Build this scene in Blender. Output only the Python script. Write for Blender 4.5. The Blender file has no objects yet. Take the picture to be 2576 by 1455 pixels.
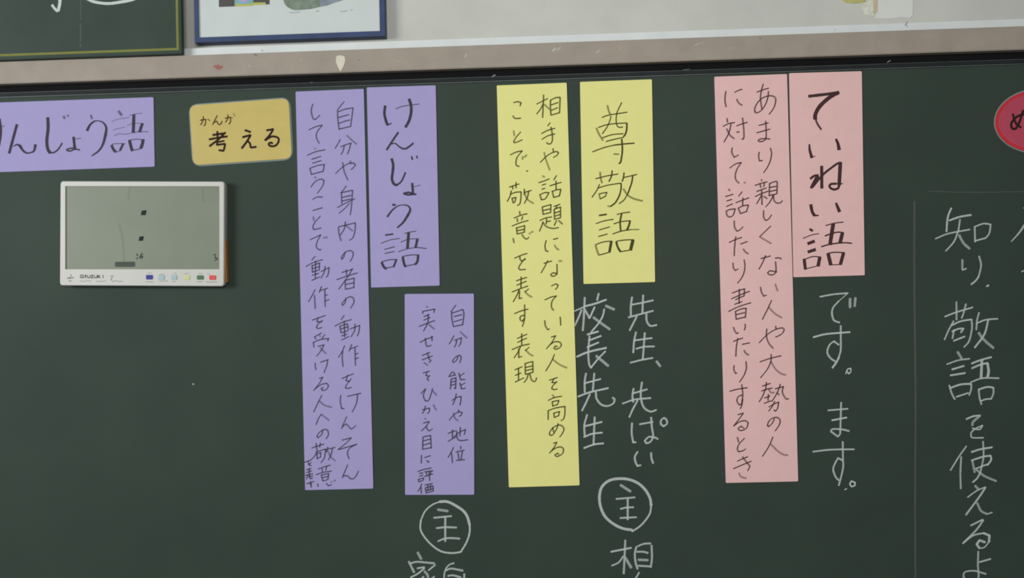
import bpy, bmesh, math, random
from mathutils import Vector, Matrix, noise as mnoise

# ------------------------------------------------------------------ camera
W_PX, H_PX, F_PX = 2576.0, 1455.0, 2000.0      # frame and focal length in pixels
DIST, CAM_Z = 1.508, 1.62                      # camera to blackboard, camera height
YAW, PITCH, ROLL = (math.radians(a) for a in (-2.706, 0.198, -1.161))
scene = bpy.context.scene
col = scene.collection

fwd = Vector((math.sin(YAW) * math.cos(PITCH), math.cos(YAW) * math.cos(PITCH), math.sin(PITCH)))
r0 = Vector((math.cos(YAW), -math.sin(YAW), 0.0))
u0 = r0.cross(fwd)
right = r0 * math.cos(ROLL) + u0 * math.sin(ROLL)
up = u0 * math.cos(ROLL) - r0 * math.sin(ROLL)
CAM = Vector((0.0, -DIST, CAM_Z))
cd = bpy.data.cameras.new('camera')
cam = bpy.data.objects.new('camera', cd)
col.objects.link(cam)
m = Matrix((right, up, -fwd)).transposed().to_4x4()
m.translation = CAM
cam.matrix_world = m
cd.sensor_width = 36.0
cd.lens = 36.0 * F_PX / W_PX
cd.clip_start = 0.05
cd.dof.use_dof = True
cd.dof.focus_distance = 1.33
cd.dof.aperture_fstop = 1.9
scene.camera = cam

# ------------------------------------------------------------------ light and exposure
scene.view_settings.view_transform = 'Standard'
scene.view_settings.look = 'None'
scene.view_settings.exposure = 0.0
scene.view_settings.gamma = 1.0
scene.view_settings.use_curve_mapping = False
world = bpy.data.worlds.new('room_light')
scene.world = world
world.use_nodes = True
bg = world.node_tree.nodes['Background']
bg.inputs[0].default_value = (0.92, 0.97, 1.0, 1)
bg.inputs[1].default_value = 0.18


def area(name, loc, target, sx, sy, power, color):
    l = bpy.data.lights.new(name, 'AREA')
    l.shape = 'RECTANGLE'
    l.size, l.size_y = sx, sy
    l.energy = power
    l.color = color
    o = bpy.data.objects.new(name, l)
    o.location = loc
    o.rotation_euler = (Vector(target) - Vector(loc)).to_track_quat('-Z', 'Y').to_euler()
    col.objects.link(o)
    return o


# daylight from the classroom windows along the left wall, and an added fill light before the board that evens out the brightness
area('window_daylight', (-2.9, -2.3, 2.15), (-0.2, 0.0, 1.5), 1.3, 1.1, 76, (0.97, 1.0, 1.0))
area('fill_light', (0.12, -2.2, 2.2), (0.0, 0.0, 1.25), 0.9, 0.3, 25, (1.0, 0.985, 0.95))  # added fill, hung low to brighten the lower and right side


# ------------------------------------------------------------------ helpers
def at(px, py, y=0.0):
    """The point of the plane at depth y that the photograph shows at a pixel."""
    d = right * ((px - W_PX / 2) / F_PX) - up * ((py - H_PX / 2) / F_PX) + fwd
    return CAM + d * ((y - CAM.y) / d.y)


def tag(o, label=None, cat=None, group=None, kind=None):
    for k, v in (('label', label), ('category', cat), ('group', group), ('kind', kind)):
        if v:
            o[k] = v
    return o


def empty(name, loc, label, cat, group=None):
    o = bpy.data.objects.new(name, None)
    o.location = loc
    o.empty_display_size = 0.05
    col.objects.link(o)
    return tag(o, label, cat, group)


def link(name, bm, mat, parent=None, origin=None, smooth=False):
    """One mesh object; vertices are given in world space."""
    base = Vector((0, 0, 0))
    if origin is not None:
        base = Vector(origin)
    elif bm.verts:
        base = sum((v.co for v in bm.verts), Vector()) / len(bm.verts)
    for v in bm.verts:
        v.co -= base
    me = bpy.data.meshes.new(name)
    bm.normal_update()
    bm.to_mesh(me)
    bm.free()
    for f in me.polygons:
        f.use_smooth = smooth
    mats = mat if isinstance(mat, (list, tuple)) else [mat]
    for x in mats:
        me.materials.append(x)
    o = bpy.data.objects.new(name, me)
    col.objects.link(o)
    if parent is not None:
        o.parent = parent
        off, p = Vector((0, 0, 0)), parent
        while p is not None:
            off += Vector(p.location)
            p = p.parent
        o.location = base - off
    else:
        o.location = base
    return o


def lin(c):
    c /= 255.0
    return c / 12.92 if c <= 0.04045 else ((c + 0.055) / 1.055) ** 2.4


def mat(name, rgb, rough=0.7, spec=0.3, var=0.0, vscale=8.0, bump=0.0, bscale=200.0, coat=0.0):
    """Procedural Principled material: slight mottling and a fine bump."""
    ma = bpy.data.materials.new(name)
    ma.use_nodes = True
    nt = ma.node_tree
    b = nt.nodes['Principled BSDF']
    b.inputs['Base Color'].default_value = (*rgb, 1)
    b.inputs['Roughness'].default_value = rough
    b.inputs['Specular IOR Level'].default_value = spec
    b.inputs['Coat Weight'].default_value = coat
    tc = nt.nodes.new('ShaderNodeTexCoord')
    if var:
        n = nt.nodes.new('ShaderNodeTexNoise')
        n.inputs['Scale'].default_value = vscale
        n.inputs['Detail'].default_value = 6
        nt.links.new(tc.outputs['Object'], n.inputs['Vector'])
        r = nt.nodes.new('ShaderNodeMapRange')
        r.inputs[1].default_value = 0.3
        r.inputs[2].default_value = 0.7
        r.inputs[3].default_value = 1 - var
        r.inputs[4].default_value = 1 + var
        nt.links.new(n.outputs['Fac'], r.inputs[0])
        mx = nt.nodes.new('ShaderNodeVectorMath')
        mx.operation = 'SCALE'
        mx.inputs[0].default_value = rgb
        nt.links.new(r.outputs[0], mx.inputs['Scale'])
        nt.links.new(mx.outputs[0], b.inputs['Base Color'])
    if bump:
        n2 = nt.nodes.new('ShaderNodeTexNoise')
        n2.inputs['Scale'].default_value = bscale
        n2.inputs['Detail'].default_value = 4
        nt.links.new(tc.outputs['Object'], n2.inputs['Vector'])
        bp = nt.nodes.new('ShaderNodeBump')
        bp.inputs['Strength'].default_value = bump
        bp.inputs['Distance'].default_value = 0.001
        nt.links.new(n2.outputs['Fac'], bp.inputs['Height'])
        nt.links.new(bp.outputs[0], b.inputs['Normal'])
    return ma


def ink_mat(name, rgb, grain=0.0, gscale=900.0):
    """Ink or chalk: its coverage per stroke is stored in the 'cover' attribute."""
    ma = bpy.data.materials.new(name)
    ma.use_nodes = True
    nt = ma.node_tree
    b = nt.nodes['Principled BSDF']
    b.inputs['Base Color'].default_value = (*rgb, 1)
    b.inputs['Roughness'].default_value = 0.85
    b.inputs['Specular IOR Level'].default_value = 0.15
    a = nt.nodes.new('ShaderNodeAttribute')
    a.attribute_name = 'cover'
    fac = a.outputs['Fac']
    if grain:
        tc = nt.nodes.new('ShaderNodeTexCoord')
        n = nt.nodes.new('ShaderNodeTexNoise')
        n.inputs['Scale'].default_value = gscale
        n.inputs['Detail'].default_value = 3
        nt.links.new(tc.outputs['Object'], n.inputs['Vector'])
        r = nt.nodes.new('ShaderNodeMapRange')
        r.inputs[1].default_value = 0.35
        r.inputs[2].default_value = 0.62
        r.inputs[3].default_value = 1 - grain
        r.inputs[4].default_value = 1
        nt.links.new(n.outputs['Fac'], r.inputs[0])
        mu = nt.nodes.new('ShaderNodeMath')
        mu.operation = 'MULTIPLY'
        nt.links.new(fac, mu.inputs[0])
        nt.links.new(r.outputs[0], mu.inputs[1])
        fac = mu.outputs[0]
    nt.links.new(fac, b.inputs['Alpha'])
    return ma

# handwriting traced as pen strokes: "@ block style widths", "> origin scale", then strokes of x,y points
STROKES = '''
@ pink_head w 5
> 1980 200 5
w38 270,212 460,190 655,165; w50 645,165 560,208 480,270 410,340 370,405 352,460 355,500; w26f 357,495 380,555 430,632
w20-42 280,815 285,890 312,985; w10 312,985 355,962; w30-46 615,750 640,810 655,885
w40 435,1090 437,1370; w30 292,1250 340,1215 395,1205; w45-35 385,1215 300,1368; w28 320,1355 450,1200 560,1110 640,1055 685,1050; w46 670,1050 655,1330; w30 655,1330 640,1370 590,1385 545,1365 530,1335 560,1315 620,1312; w14 620,1312 700,1312
> 1980 450 5
w40 298,325 315,410 345,465; w20 345,465 395,460; w30-46 615,305 660,415
w30 285,632 322,657; w12 200,752 300,710 400,690; w40 260,818 345,785; w40 262,922 358,890; w40 215,1010 230,1140; w14 220,1015 320,980 425,985; w44 412,985 390,1100; w12 230,1135 390,1095; w14 485,590 590,560 710,545; w48 580,570 540,830; w18 475,720 560,690 640,672 710,680; w46 697,680 665,810; w18 430,855 540,825 700,805 815,812; w46 515,940 550,1085; w16 510,940 600,925 725,930; w42 710,935 670,1080; w12 550,1085 680,1078
@ pink_long_a n 2.6 4.6
> 1790 190 5
570,210 650,180 720,160; 650,110 625,200 615,290 625,370 635,430; 715,200 710,270 680,360 630,435 575,470 545,460 545,410 580,340 640,285 710,258 770,260 805,290 800,360 770,430 722,490
595,630 715,595; 568,722 735,675; 680,575 685,640 685,785 650,825 610,832 585,820 610,800 680,795 735,800
600,965 592,1010 600,1070; 600,1075 640,1070; 740,915 755,980 740,1070 705,1150 655,1225
> 1790 440 5
628,60 632,75; 545,135 620,108 700,88; 610,115 620,160; 665,105 655,150; 568,210 690,165; 550,275 620,240 715,205; 630,200 635,375; 628,255 600,310 568,365; 655,270 700,300; 730,110 725,265; 730,110 800,85 825,100 822,235; 735,160 815,145; 735,210 815,192; 730,260 820,240; 775,260 735,340 680,405; 780,260 785,320 820,355 870,350 890,325
655,450 655,530 680,575 715,560 755,505
745,645 605,780; f605,780 750,865
622,1055 740,1022; 680,1015 640,1110 595,1190; 800,1050 840,1045 880,1058; 805,1095 810,1210 780,1255 730,1258 705,1235 730,1210 780,1215 820,1225
> 1790 690 5
615,165 630,230 655,275; 655,278 690,265; f800,125 830,210
755,330 700,450 640,570; f725,425 800,500 885,550
598,865 680,780 760,720 840,685 895,680 912,705 880,755 805,795; 805,655 812,690; 695,690 690,780 720,870 775,935
608,1105 740,1060 875,1028; 750,1010 745,1100 700,1200 615,1305; f750,1105 800,1190 870,1250 935,1270
> 1790 940 5
640,160 740,125; 690,110 680,210; 628,222 690,200 765,185; 670,215 640,290 598,358; f720,195 745,240 790,240; 665,310 735,285; 715,265 710,340; 660,378 745,345; 865,135 845,200 800,290 755,355; 800,195 905,165 890,230 920,300 950,325 970,315; 825,245 850,270; 720,425 785,385 845,360; 845,360 830,440 805,475 785,460; 795,350 760,420 718,475
790,570 765,625 720,670 702,655 720,605 770,562 825,555 862,590 850,650 800,725
772,800 720,920 640,1045; f750,895 830,975 900,1020 960,1030
@ pink_long_b n 2.6 4.6
> 1790 190 5
180,200 168,300 182,395; 290,212 345,185 385,175; 318,300 340,345 385,375
195,540 200,590; 145,640 220,605 290,592; 245,610 225,700 195,770 155,840; 190,670 230,750 285,795; 315,635 380,610 450,590; 390,535 402,640 408,760 400,800 380,800; 315,715 350,708
260,910 255,970 285,1030 340,1000
228,1165 300,1115 375,1095; 375,1095 320,1180 298,1260 310,1320 345,1355; f410,1352 425,1345
> 1790 440 5
215,180 230,200; 175,275 270,245; 190,330 255,310; 187,400 265,365; 185,455 195,510 225,530 270,510 298,430; 185,455 240,435 298,430; 385,212 340,270; 305,352 400,315 470,290; 395,290 390,385; 335,420 365,490; 335,420 400,390 465,380; 465,380 440,460; 365,488 445,460
285,580 290,660 320,710 355,695 395,655
222,852 300,815 380,788; 305,780 290,900 285,1020; 365,872 450,840; 400,935 425,970 460,995
270,1110 275,1170 300,1205 335,1185; 410,1070 420,1150 405,1240 370,1310 325,1365
> 1790 690 5
258,240 340,208 415,185 410,270; 248,312 370,258 480,215; 300,325 345,300 408,275; 290,380 340,362 385,345; 350,190 345,370; 215,470 340,410 495,360; 300,470 310,570; 300,470 370,440 435,430 425,550; 310,510 415,485; 312,568 420,540
275,670 295,720 320,750 340,735; 420,630 425,660 412,705
275,848 330,825 395,805; 330,808 312,920 305,1035; 385,885 480,865; 410,960 430,995 465,1018
285,1150 280,1200 300,1250 320,1245; 432,1100 438,1180 410,1270 350,1360
> 1790 940 5
228,225 320,200 450,180; 380,140 392,250 388,340; 388,272 340,290 318,340 345,395 378,390 388,325; 390,330 380,400 360,445
330,520 400,500 350,570 275,665; 275,665 350,610 420,595 460,620 445,680 395,715 350,715 335,690 370,665 405,690
325,805 340,865; 415,815 345,890 325,950 340,985 390,975 430,950
325,1105 400,1070 455,1050; 275,1200 390,1150 500,1105; 390,1050 450,1130 480,1170 455,1225; f345,1255 370,1300 435,1320
@ yellow_head w 2.9
> 1450 240 5
w24f 390,125 405,190 425,240; 435,260 420,320 385,400 325,485; 570,90 540,150 510,215; 512,210 500,290 505,360 530,400 585,400; 320,278 400,250 510,232 640,212; 275,405 380,370 500,355 635,348; w22 635,348 632,430 615,490 590,522; w24f 250,410 285,490 335,570; 325,535 450,495 590,482; 370,582 470,555 590,530; 200,712 340,660 480,625; w18 480,625 600,612 730,602; w22 570,550 578,680 568,780 555,840 535,860; w22f 470,738 535,742
240,1050 380,1015 525,990; w24f 298,965 305,1040 322,1105; w18 450,945 440,1020 408,1085; 290,1120 260,1190 195,1285; 265,1168 400,1130 560,1105; w20 560,1105 562,1170 540,1260 490,1350 430,1398; w20f 430,1398 390,1395; w20f 285,1240 298,1305; 285,1240 385,1220 365,1270; 298,1305 365,1270; w18 600,970 590,1040 575,1085; 590,1035 680,1015 762,995; w20 708,1015 695,1100 650,1230; 650,1230 600,1315 535,1365; w24f 590,1175 640,1250 720,1300 835,1330
> 1450 430 5
w22 285,562 380,548; w14 245,665 350,630 465,610; 285,745 420,705; 275,828 390,795; w26f 240,935 262,1010 285,1065; 240,930 340,895 445,885; w34 440,885 415,1025; 290,1060 415,1025; 510,550 590,530 675,520; w22 570,535 550,640 558,760; 470,668 560,640 680,628; w26 675,628 660,690 635,745; 455,795 560,760 680,740; w18f 680,740 790,738; w26 500,890 520,960 555,1020; 505,885 620,870 725,868; w42 712,870 680,1000; 555,1018 665,1000
@ yellow_long_a n 2.6 4.4
> 1250 220 5
500,210 640,140; 588,95 582,230 575,380; 585,200 550,270 500,335; f600,215 660,275; 675,160 672,240 680,350; 675,160 740,130 795,125; 795,125 788,320; 680,222 770,190; 682,290 765,255; 685,348 790,318
670,445 638,485; 560,582 640,540 730,515; 565,655 640,610 730,585; 680,500 695,580 698,660 680,705 650,712 625,695
545,945 620,870 690,825 750,808 775,825 755,855 710,882; 705,770 710,805; f595,820 620,920 665,1040
> 1250 440 5
f575,15 600,30; 525,100 600,75 660,50; 570,130 615,115; 565,182 605,170; 540,250 560,315 610,300 655,225; 540,250 600,225 655,225; 750,10 715,65; 665,140 740,115 810,95; 742,75 745,185; 695,205 715,285; 695,210 750,190 805,182 785,270; 715,285 785,265
570,410 582,500; 570,405 680,375 675,475; 580,450 670,430; 582,498 675,475; 540,575 610,545 690,530; 625,555 620,620; 630,590 675,580; 580,590 565,640 535,710; 580,600 620,650 700,675 775,665; 715,400 795,370; 760,385 735,430; 720,435 800,405 800,540; 720,435 725,560; 725,480 795,460; 728,520 795,500; 728,560 800,540; 750,575 720,640; 775,575 825,620
620,825 605,890 612,950; 612,955 645,965; 710,812 768,798; f725,885 745,920 780,945
590,1115 690,1085; 640,1080 600,1160 555,1235; f780,1085 815,1085; 755,1125 755,1240 720,1275 685,1270 680,1250 710,1235 760,1245
> 1260 690 5
635,150 690,125 720,140 710,165 685,195
552,325 630,290 700,275; 700,275 650,330 635,390 645,435 665,455
552,585 560,650 590,700 612,690; 745,540 750,590 752,645
632,795 690,775 640,860 572,940; 600,905 670,855 735,855 760,890 735,930 690,945 665,930 685,905 710,915
675,1010 630,1110 565,1220; f655,1075 740,1140 830,1180
> 1270 940 5
560,85 660,52; 615,75 590,115 650,115; 655,100 600,160 590,190 620,205 660,195
f600,270 620,300; 545,340 620,305 715,288; 595,355 605,415; 600,355 680,340 665,385; 605,410 665,390; 545,470 545,580; 545,468 640,435 755,415; 755,415 755,500 740,570 705,595; 615,500 622,555; 615,500 690,480 675,530; 622,555 680,530
600,680 615,740; 670,630 650,700 600,775 565,775 565,740 610,680 680,650 730,670 742,710 720,760 690,800
610,880 655,865 620,930 560,1005; 575,985 640,940 700,925 735,950 730,1000 690,1035 650,1045 630,1025 660,1005 680,1020
@ yellow_long_b n 2.6 4.4
> 1250 220 5
210,192 260,180 305,195 290,235; 200,360 230,390 300,388
f210,545 220,610; 300,560 240,630 210,680 230,695 320,660
168,850 240,815 320,798; 320,798 260,870 240,930 245,980 280,995; f320,905 325,870; f345,880 375,850; 370,1055 390,1050
> 1250 440 5
155,155 280,115; 195,140 200,180; 240,95 240,165; 180,200 165,270 130,335; 165,245 240,220 305,215; 305,215 300,310 285,370 255,385; 190,295 205,355; 190,295 240,285 225,340 205,355; 345,180 345,250; 340,225 435,195; 400,205 385,280 345,360; f350,240 385,310 460,360
285,460 290,500; 215,545 300,510 380,490; 255,550 260,590; 325,525 310,570; 190,645 290,605 395,575; 245,665 255,745; 245,670 350,640 345,725; 255,705 345,685; 258,745 345,722; 205,800 215,855; 315,750 340,790 375,808 405,785; f405,735 415,745; f430,725 455,715
222,1050 300,1015 380,990; 290,1020 290,1060 310,1085 360,1065; 355,1050 300,1120 275,1170 295,1195 360,1190
> 1260 690 5
195,85 265,60 325,42; 200,140 320,90; 140,225 240,185 340,150; 255,35 252,180; 230,190 205,260 155,350; 235,210 230,310 265,300; 350,185 305,225; f300,215 340,260 390,290
170,498 250,465 345,440; 298,385 300,500 295,580 270,660; 295,520 250,530 242,570 270,595 292,560
205,810 330,755; 208,860 325,805; 140,950 250,905 360,880; 262,750 262,895; 250,905 210,990 165,1055; 225,940 225,1050 265,1035; 355,920 305,965; f310,955 360,1005 405,1030
175,1205 270,1165; 222,1180 222,1340; 180,1275 255,1245; 178,1360 290,1305; 305,1125 308,1260; 305,1125 400,1100 405,1230; 312,1175 400,1155; 312,1215 400,1195; 310,1262 405,1235; 345,1260 325,1320 290,1365; 365,1255 380,1320 410,1350 435,1345 450,1305
@ violet_head w 4
> 920 210 5
w34 245,280 235,380 255,470 275,525; w16 275,525 325,500; w10 375,320 480,285 675,258; w36 545,195 570,280 570,370 545,470 500,552
w26 410,615 345,710 262,838; w14-24 315,765 370,755 420,795 470,822 510,820; w24 510,820 560,785 600,750
w34 325,945 345,1020 340,1110 330,1200 355,1265 400,1280; w22 395,1278 450,1230 500,1120; w22 575,920 590,960; w18 640,910 650,945
w32 585,1255 595,1390; w8 610,1300 690,1278; w24 595,1390 540,1372 475,1385 530,1402 600,1395 635,1395
> 920 440 5
w26 335,378 375,378; w26-10 270,530 330,450 400,395 460,378; w12-34 460,378 530,390 560,440 530,510; w34-20 530,510 470,600 395,668
w20 245,760 345,745; w10 192,862 310,820 430,800; w12 235,940 365,905; w12 240,990 360,965; w32 200,1100 225,1155 260,1185; w12 200,1095 300,1070 395,1065; w26 385,1070 350,1160; w12 260,1175 350,1155; w10 485,740 560,720 635,710; w36 540,725 525,925; w10 440,848 540,810 670,805; w32 650,815 625,920; w10 410,968 530,930 640,915; w16f 640,912 765,928; w32 465,1035 480,1110 500,1160; w12 460,1030 560,1010 670,1008; w30 660,1010 650,1090 620,1130; w12 500,1150 620,1125
@ violet_long_a n 2.4 4.2
> 740 220 5
630,178 590,225 545,285; 545,290 550,400 565,530; 560,305 640,275 740,258; 740,258 725,380 710,490; 555,380 690,342; 558,455 640,425 700,410; 565,525 710,492
580,655 550,710 515,768; f665,605 720,660 785,715; 585,748 640,725 715,700; 715,700 690,790 670,840; 630,735 615,800 590,845
520,1085 600,1010 680,960 750,955 770,975 750,1005 715,1035; 705,925 712,960; 610,945 630,1060 675,1165
> 740 460 5
655,40 620,90 585,130; 590,125 735,95; 595,130 600,265; 735,95 720,300 705,405; 605,185 715,160; 605,230 715,205; 545,312 640,260 765,200; 700,255 640,320 565,385
555,560 565,640 590,730; 560,555 640,535 770,505; 770,505 765,600 740,690 695,725; 645,490 630,580 580,660; f650,540 690,570 735,605
640,870 625,930 600,965 598,930 640,880 690,855 735,870 740,920 705,990
600,1130 735,1090; 655,1095 660,1165; 535,1220 650,1180 795,1135; 735,1080 670,1190 560,1340; 640,1225 645,1340; 640,1230 755,1200 750,1320; 650,1280 745,1260; 650,1340 755,1318
> 740 710 5
650,200 640,260 610,295 605,265 650,215 700,185 745,205 750,260 710,330
630,420 590,475; 510,555 600,510 720,472; 575,555 590,640; 575,555 670,525 680,600; 590,590 670,565; 595,640 680,610; 630,490 635,690; 595,680 665,655; 595,730 690,685; 705,590 825,545 810,640 790,680; 765,530 760,610 715,690
635,800 600,880 555,950; 610,870 605,960 615,1065; 725,785 690,870; 700,845 800,805; 765,830 770,1050; 770,910 805,895; 770,970 810,950
600,1215 680,1180 745,1155; 675,1170 650,1240 700,1250; 720,1215 660,1290 645,1330 670,1340 720,1325
> 750 960 5
535,175 530,250 545,340 580,345; 620,190 700,170 790,150; 745,160 740,250 710,330 678,388
610,445 545,595; 560,570 600,535 630,560 660,595 690,590 725,555
550,740 670,710; 670,710 600,780 500,860; 500,860 610,830 740,790; 740,790 650,840 620,900 640,975
622,1050 555,1215; 570,1190 620,1190 660,1225 710,1215 760,1130
@ violet_long_b n 2.4 4.2
> 740 220 5
235,210 215,290 235,385 265,405 325,350
185,535 270,495 355,475; 355,475 290,560 280,630 315,705
f260,765 265,775; 165,855 270,810 390,785; 220,905 335,868; 230,955 340,920; 200,1025 215,1095; 195,1020 290,985 380,970 365,1050; 215,1095 370,1055
f255,1130 275,1140; 210,1255 260,1190 330,1155 375,1170 360,1235 290,1335
> 740 460 5
232,210 290,180 355,180; 235,350 355,315
f240,430 250,480; 330,420 260,500 235,560 250,590 340,570
200,718 270,685 335,655; 335,655 290,740 280,810 320,845 340,838; f365,690 385,695; f400,680 415,695
265,925 220,975; 148,1055 240,1005 360,968; 225,1040 230,1130; 220,1045 320,1010 315,1085; 230,1080 315,1055; 232,1125 320,1095; 270,985 265,1205; 225,1165 310,1140; 220,1230 320,1185; 335,1120 440,1065 425,1160 400,1190; 390,1050 375,1130 335,1200
> 740 710 5
265,95 225,170 180,250; 255,165 265,335; 345,55 315,130; 320,110 425,75; 385,90 390,310; 385,170 420,160; 385,240 440,220
225,480 310,450 395,420; 305,445 285,500 350,500; 360,480 300,530 280,570 300,585 350,572
345,640 255,690; 255,690 275,720; f320,670 330,690; 385,660 350,710; 250,820 240,760 330,725 435,710 420,745; 300,810 375,790 340,860 280,935; f330,830 400,900
265,1020 265,1060 275,1105; 330,1010 430,975; 420,980 410,1050 375,1140
315,1215 360,1195 320,1270 245,1365; 265,1345 340,1290 410,1275 430,1310 400,1355 355,1365 340,1340 370,1325
> 750 960 5
298,175 255,260 195,385; f270,250 330,300 420,325
225,545 255,470 290,415; f290,415 390,490
310,610 295,670 250,710 235,690 270,640 330,605 375,625 378,680 350,725
170,840 240,815 325,790; 225,780 235,860; 280,775 270,830; 240,865 215,930 160,990; 225,890 345,850; 345,855 330,960 285,1025; 235,910 240,975; 235,910 285,895 280,945; 240,975 285,950; 375,825 355,890; 350,860 465,830; 430,845 415,920 380,990; f375,880 410,950 465,1000
250,1105 330,1075 405,1055; 300,1100 305,1140; 360,1070 345,1120; 225,1175 320,1145 420,1130; 290,1180 310,1250; 290,1180 385,1160 375,1230; 300,1215 378,1195; 310,1255 375,1235; 245,1290 250,1325; 355,1285 380,1315 420,1300; f415,1270 425,1265; f450,1250 470,1248
80,1020 160,990; 125,1005 135,1045; 165,1020 130,1050 165,1060
105,1115 165,1095; 100,1150 170,1125; 90,1185 185,1160; 140,1095 140,1180; 120,1180 105,1230; 140,1180 150,1225 180,1220; 130,1200 185,1190
105,1290 200,1260; 155,1260 165,1335; 150,1290 170,1300
@ violet_short_a n 2.4 4.2
> 1010 730 5
685,190 650,235 625,275; 628,265 635,370 655,465; 640,290 770,245 785,300 770,440; 660,335 760,310; 660,400 760,370; 665,460 770,435
660,575 630,630 600,680; f740,525 780,565 825,605; 665,635 755,600; 755,600 740,680 715,710; 695,630 685,680 665,720
710,830 695,880 655,915 645,890 680,845 730,820 750,850 735,915
635,1030 595,1090; 595,1090 670,1070; 650,1030 680,1075; 625,1120 615,1250; 625,1120 685,1105 680,1240 660,1235; 630,1160 680,1145; 625,1200 675,1185; 790,1045 730,1085; 720,1045 745,1130 800,1125; 800,1170 740,1205; 735,1170 755,1245 805,1235
> 1010 970 5
635,190 690,155 750,140; 750,140 745,200 735,250; 690,105 675,170 645,245
600,440 660,370 720,335 765,345 745,380 725,390; 715,310 722,340; f655,350 670,410 710,445
585,605 680,570; 640,560 640,660; 585,705 690,645; 655,650 730,590 805,555 790,620; 740,530 735,640; 695,575 700,660 740,695 835,685
655,780 620,850 585,910; 630,850 640,975; 745,765 745,800; 685,840 790,815; 710,850 725,935; 765,830 750,935; 690,945 795,935
@ violet_short_b n 2.4 4.2
> 1010 730 5
f320,205 325,220; 265,275 270,295; 265,270 420,240 405,285; 280,335 350,310; 280,380 360,345; 220,460 320,420 420,385; 335,305 330,410 275,520; f340,430 410,490
230,660 310,620 395,590; 380,580 385,640; 300,605 310,690 330,710 375,695
260,825 360,785; 260,880 390,830; 325,790 350,870 370,890 345,915; f285,915 330,950
270,1045 355,1020; 325,1030 305,1075 345,1085; 355,1075 320,1120 345,1140
> 1010 970 5
245,105 305,40; 305,40 275,130 300,195 340,190 375,100 390,40; f395,70 440,125
260,310 350,285 350,330 325,355; 300,260 290,310 262,355; f400,245 435,310
f295,415 305,430; 275,475 350,455 310,515 250,575; 310,515 330,560 360,570 390,545
270,655 265,800; 270,650 365,630 375,790; 275,700 365,675; 270,755 365,725; 265,805 370,785
252,880 248,980; 290,910 365,885; 320,945 335,970 350,955
205,1085 280,1060 375,1040; 225,1110 270,1100; 225,1145 270,1130; 210,1185 220,1215 270,1195 275,1165 210,1185; 290,1090 395,1075; 310,1100 320,1130; 375,1080 360,1115; 285,1150 395,1115; 345,1080 355,1200
255,1240 235,1290 205,1335; 245,1285 250,1360; 295,1255 390,1235; 300,1290 310,1355; 300,1290 395,1265 400,1330; 330,1260 335,1330; 365,1255 365,1320; 305,1325 400,1300; 310,1355 400,1330
@ violet_wide w 4
> 0 220 6.325
w16f -60,640 0,632 70,612; w44 -10,500 10,660 5,780 -20,930; w44 -260,560 -275,760 -235,960
w44 270,590 215,790 145,1050; w14-44 210,940 280,910 340,960; w46-20 310,920 370,1010 430,1045 480,1040; w20-48 470,1045 540,1010 565,910
w52 760,480 765,650 745,850 760,980 800,1045; w26 790,1040 860,1035 930,980 990,885; w36f 1010,455 1030,500; w32f 1075,440 1085,465
w46 1170,790 1185,930; w10 1200,820 1290,810; w24 1190,960 1100,975 1055,995 1110,1015 1190,985 1270,995; w46 1185,930 1195,980
w34f 1445,440 1465,500; w46-16 1385,690 1430,600 1500,540 1560,530; w16-46 1560,530 1640,560 1690,640 1680,750; w46-22 1680,750 1640,900 1570,1010 1460,1090
w44f 1885,375 1935,445; w10f 1775,545 1880,505 2060,480; w10f 1800,678 1880,655 1990,630; w12f 1815,770 1900,740 2010,745 2100,720; w12f 2060,450 2140,425 2260,410; w50 2130,435 2120,720; w10f 2020,610 2110,575 2280,570; w46 2265,575 2220,710; w16f 2120,720 2220,705 2360,705; w44 1775,920 1800,980 1840,1030; w12 1780,905 1870,895 1990,895; w36 1960,900 1910,1000; w12 1850,1030 1930,1000; w50 2060,840 2080,930 2105,1010; w12 2060,840 2160,825 2300,830; w50 2275,830 2265,900 2240,970; w14 2110,1005 2240,975
@ tag_small w 2.6
> 460 230 7.273
w22 315,530 420,510 410,600 380,635; w22 375,455 365,540 325,615; w16 450,505 500,540
w22 630,440 545,610; w22 570,570 620,545 650,600 690,600 720,545
w22 770,495 870,470 870,560 840,600; w22 825,425 820,500 780,565; w14 890,470 905,495; w14 920,425 938,405; w14 940,460 958,440
@ tag_big w 5
> 460 230 7.273
w40 545,800 740,770; w36 630,730 635,850; w38 480,880 640,850 815,825; w38 780,750 650,880 485,1005; w32 610,935 760,905; w34 640,880 620,985; w38 620,980 775,960 745,1090 655,1075
w40 1135,710 1240,745; w40 1090,840 1240,800; w40 1240,800 1170,920 1075,1045; w38 1180,910 1225,950 1240,1030 1345,1015
w38 1530,715 1660,690; w40 1655,690 1590,800 1500,900; w38 1510,895 1560,860 1640,825 1740,850 1750,920 1700,990 1620,1005 1570,980 1575,945 1620,940 1640,960
@ tag_red w 6
> 2300 180 4.279
w24 1060,455 1090,550 1150,605; w26 1175,415 1130,550 1090,620 1055,612 1045,560 1100,490 1190,462 1245,500 1250,570 1195,630
@ chalk_senpai c 5.4
> 1430 730 5
800,90 785,200 785,320; 795,185 930,160 1065,130; 940,65 930,290; 755,345 900,305 1065,262; 860,330 810,430 770,510; 980,290 985,390 1030,450 1110,440
850,530 825,650 815,790; 825,635 1050,605; 850,740 950,715 1080,710; 960,540 935,870; 780,915 920,880 1060,855
w32f 1108,898 1155,960
> 1430 940 5
820,190 805,280 815,360; 815,250 990,200; 925,110 910,220 915,330 950,430 1030,480 1105,460; 680,380 830,330 1035,310; 870,340 810,450 765,550
800,625 795,750 815,870; 815,870 848,865; 895,640 1060,610; 1040,555 1050,680 1065,790 1030,860 980,880 960,845 1010,800 1080,805 1125,825; 1200,560 1165,590 1165,640 1200,665 1240,630 1230,580 1200,560
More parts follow.
